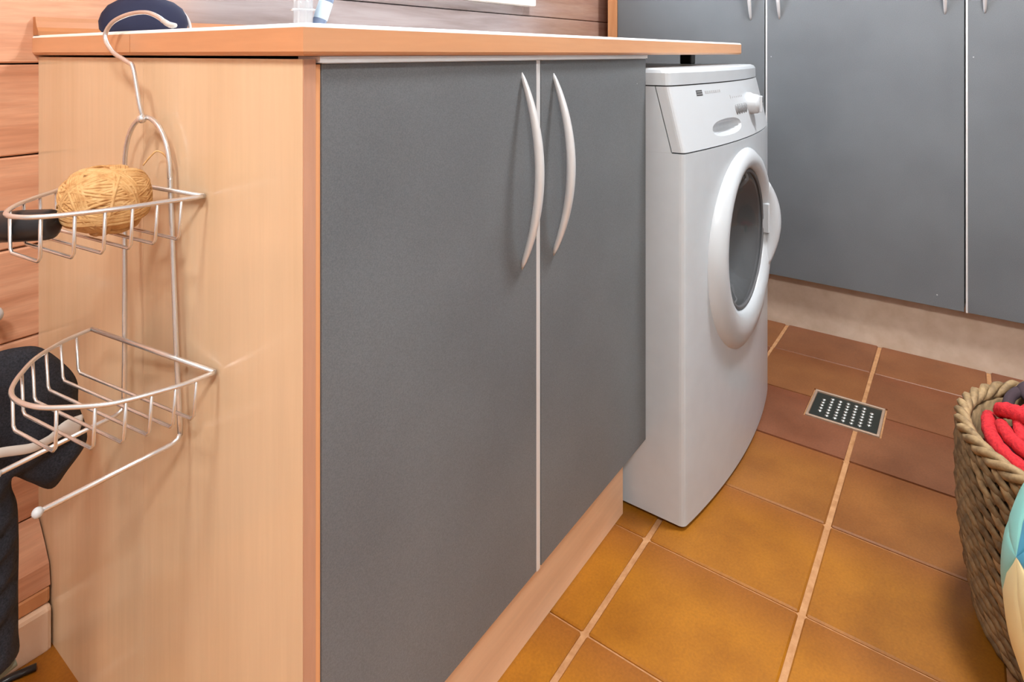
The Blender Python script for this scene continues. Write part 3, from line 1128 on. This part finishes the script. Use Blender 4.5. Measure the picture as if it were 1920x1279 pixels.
def brad(zz):
    t = zz / BH
    return RB + (RT - RB) * t + 0.010 * math.sin(PI * t)


V, F = lathe_vf([(0.02, 0.004), (RB - 0.010, 0.004), (brad(0.15) - 0.008, 0.15), (RT - 0.008, BH - 0.01), (RT - 0.012, BH - 0.01), (brad(0.15) - 0.012, 0.15), (RB - 0.014, 0.010), (0.02, 0.010)], 48, tuple(BC))
build('lining_wall', V, F, M['wicker'], bk, True)
NS = 40
for i in range(NS):
    a = 2 * PI * i / NS
    pts = [BC + Vector((math.cos(a) * (brad(zz) - 0.003), math.sin(a) * (brad(zz) - 0.003), zz)) for zz in (0.0, 0.08, 0.16, 0.24, BH - 0.004)]
    tube('stake', pts, 0.0042, M['wicker'], bk, 5)
# weave: short slanting strands over the stakes; the ones towards the room are single pieces
cam_az = math.atan2(cam.location.y - BC.y, cam.location.x - BC.x)
rows = 18
proto = None
SV, SF = [], []
count = 0
for r in range(rows):
    for i in range(NS):
        a0 = 2 * PI * (i + (0.5 if r % 2 else 0.0)) / NS
        span = 2 * PI / NS * 1.35
        zc = 0.008 + (BH - 0.02) * (r + 0.5) / rows
        rad = brad(zc)
        da = (a0 - cam_az + PI) % (2 * PI) - PI
        vis = -1.35 < da < -0.05
        if vis and count < 300:
            if proto is None:
                pts, rr = [], []
                for q in range(5):
                    t = -1 + 2 * q / 4
                    w_ = 0.178 * span / 2 * t
                    pts.append(Vector((0.0055 * (1 - t * t) - 0.002, w_, -0.0115 * t)))
                    rr.append(0.0080 * (1 - 0.35 * t * t))
                V, F = tube_vf(pts, rr, 5, squash=(1.0, 0.62))
                me = bpy.data.meshes.new('wicker_strand')
                me.from_pydata([tuple(v) for v in V], [], F)
                me.materials.append(M['wicker'])
                for p in me.polygons:
                    p.use_smooth = True
                proto = me
            o = bpy.data.objects.new('wicker_strand', proto)
            col.objects.link(o)
            o.parent = bk
            o.location = (math.cos(a0) * rad, math.sin(a0) * rad, zc)
            o.rotation_euler = (random.uniform(-0.08, 0.08), 0, a0)
            count += 1
        else:
            pts, rr = [], []
            for q in range(5):
                t = -1 + 2 * q / 4
                an = a0 + span / 2 * t
                R2 = rad + 0.0055 * (1 - t * t) - 0.002
                pts.append(BC + Vector((math.cos(an) * R2, math.sin(an) * R2, zc - 0.0115 * t)))
                rr.append(0.0078 * (1 - 0.35 * t * t))
            SV.append(tube_vf(pts, rr, 4))
V, F = [], []
for vs, fs in SV:
    b = len(V)
    V += vs
    F += [[k_ + b for k_ in f] for f in fs]
o = build('weave', V, F, M['wicker'], bk, True)
o['kind'] = 'stuff'
# braided rim of three twisted canes
for s_ in range(3):
    pts = []
    for i in range(160):
        a = 2 * PI * i / 160
        ph = a * 14 + s_ * 2 * PI / 3
        R2 = RT + 0.006 * math.cos(ph)
        pts.append(BC + Vector((math.cos(a) * R2, math.sin(a) * R2, BH - 0.002 + 0.007 * math.sin(ph))))
    tube('rim_cane', pts, 0.0062, M['wicker'], bk, 6, True)

# red laundry: a soft heap with thick rolled folds
rd = thing('red_garment', (BC.x, BC.y, 0.15), 'bright red fleece garment bundled in the wicker basket', 'garment')
V, F = [], []
NR, NA = 12, 48
V.append((BC.x, BC.y, 0.285))
for i in range(1, NR + 1):
    t = i / NR
    for k in range(NA):
        a = 2 * PI * k / NA
        R2 = 0.172 * t
        zz = 0.282 - 0.035 * t ** 3 + 0.010 * math.sin(5 * a + 6 * t) * t + 0.006 * math.sin(11 * a - 9 * t)
        V.append((BC.x + R2 * math.cos(a), BC.y + R2 * math.sin(a), zz))
nv = len(V)
for k in range(NA):
    a = 2 * PI * k / NA
    V.append((BC.x + 0.150 * math.cos(a), BC.y + 0.150 * math.sin(a), 0.16))
for k in range(NA):
    l = (k + 1) % NA
    F.append([0, 1 + k, 1 + l])
    for i in range(NR - 1):
        F.append([1 + i * NA + k, 1 + i * NA + l, 1 + (i + 1) * NA + l, 1 + (i + 1) * NA + k])
    F.append([1 + (NR - 1) * NA + k, 1 + (NR - 1) * NA + l, nv + l, nv + k])
F.append([nv + k for k in range(NA)])
build('fold_shade_heap', V, F, M['fold_shade'], rd, True)


def fold(pl, r):
    pts = spline([BC + Vector(p) for p in pl], 8)
    n = len(pts)
    rad = [r * (0.55 + 0.45 * math.sin(PI * min(1, max(0, (i + 2) / (n + 3)))) ** 0.5) * (1 + 0.06 * math.sin(i * 1.3)) for i in range(n)]
    V, F = tube_vf(pts, rad, 10)
    build('fold', V, F, M['red'], rd, True)


# offsets from the basket centre: x away along the room, y towards the pine wall
fold([(0.045, 0.152, 0.284), (0.018, 0.156, 0.297), (-0.029, 0.156, 0.299), (-0.073, 0.146, 0.298), (-0.108, 0.122, 0.296), (-0.134, 0.090, 0.294), (-0.155, 0.03, 0.288), (-0.15, -0.05, 0.280)], 0.0105)
fold([(0.010, 0.140, 0.296), (-0.020, 0.140, 0.305), (-0.055, 0.130, 0.306), (-0.085, 0.110, 0.305), (-0.107, 0.085, 0.303), (-0.12, 0.03, 0.298), (-0.11, -0.05, 0.288)], 0.0105)
fold([(0.020, 0.142, 0.308), (0.006, 0.138, 0.320), (-0.006, 0.122, 0.325), (-0.018, 0.098, 0.325), (-0.03, 0.05, 0.320), (-0.03, -0.03, 0.305)], 0.0120)
fold([(-0.050, 0.118, 0.304), (-0.02, 0.120, 0.311), (0.012, 0.116, 0.315), (0.044, 0.100, 0.316), (0.062, 0.074, 0.314), (0.072, 0.04, 0.302)], 0.0092)
fold([(0.09, 0.00, 0.300), (0.05, 0.03, 0.316), (0.02, 0.02, 0.322), (0.00, -0.05, 0.310)], 0.013)
dk = thing('dark_garment', (BC.x + 0.105, BC.y + 0.085, 0.285), 'charcoal crumpled cloth at the back of the wicker basket', 'garment')
V, F = ellipsoid_vf((BC.x + 0.116, BC.y + 0.088, 0.312), 0.036, 0.030, 0.014, 20, 12)
V = [(x, y, z_ + 0.006 * math.sin(x * 140 + y * 90)) for x, y, z_ in V]
build('cloth', V, F, M['charcoal'], dk, True)
tube('fold', spline([(BC.x + 0.062, BC.y + 0.132, 0.296), (BC.x + 0.088, BC.y + 0.124, 0.310), (BC.x + 0.126, BC.y + 0.100, 0.310), (BC.x + 0.146, BC.y + 0.06, 0.298)], 6), 0.008, M['charcoal'], dk, 8)

# ------------------------------------------------------------------ vinyl ball on a low stool, cut by the right edge
SBX, SBY, SBZ, SBR = 0.469, -0.705, 0.340, 0.200
stl = thing('foot_stool', (SBX, SBY, 0), 'low beech foot stool carrying the vinyl ball', 'stool')
V, F = lathe_vf([(0.09, 0.112), (0.098, 0.116), (0.10, 0.126), (0.10, 0.134), (0.096, 0.1385), (0.088, 0.1392)], 32, (SBX, SBY, 0))
build('seat', V, F, M['beech_edge'], stl, True)
for k in range(4):
    a = PI / 4 + k * PI / 2
    tube('leg', [(SBX + 0.066 * math.cos(a), SBY + 0.066 * math.sin(a), 0.115), (SBX + 0.084 * math.cos(a), SBY + 0.084 * math.sin(a), 0.0)], [0.012, 0.009], M['beech_edge'], stl, 10)
ball = thing('beach_ball', (SBX, SBY, SBZ - SBR), 'turquoise, cream and blue vinyl ball cut off by the right edge', 'ball')
# gores meet at poles; pole axis pointing towards the camera side
tocam = (Vector(cam.location) - Vector((SBX, SBY, SBZ))).normalized()
rt = Vector((math.sin(YAW), -math.cos(YAW), 0))
pole = Vector((-0.202, 0.948, 0.2455)).normalized()
e1 = (Vector((0, 0, 1)) - pole * pole.z).normalized()
e2 = pole.cross(e1)
gc = ['cyan', 'cyan', 'cream', 'cream', 'blue', 'blue']
for g in range(6):
    V, F = [], []
    nu, nvv = 8, 20
    for i in range(nvv + 1):
        th = PI * i / nvv
        for k in range(nu + 1):
            ph = (g + k / nu) * PI / 3 + 0.55
            bulge = SBR * (1 - 0.004 * abs(2 * k / nu - 1) ** 6)
            V.append(Vector((SBX, SBY, SBZ)) + (pole * math.cos(th) + (e1 * math.cos(ph) + e2 * math.sin(ph)) * math.sin(th)) * bulge)
    for i in range(nvv):
        for k in range(nu):
            q = i * (nu + 1) + k
            F.append([q, q + 1, q + nu + 2, q + nu + 1])
    build('gore', V, F, M[gc[g]], ball, True)
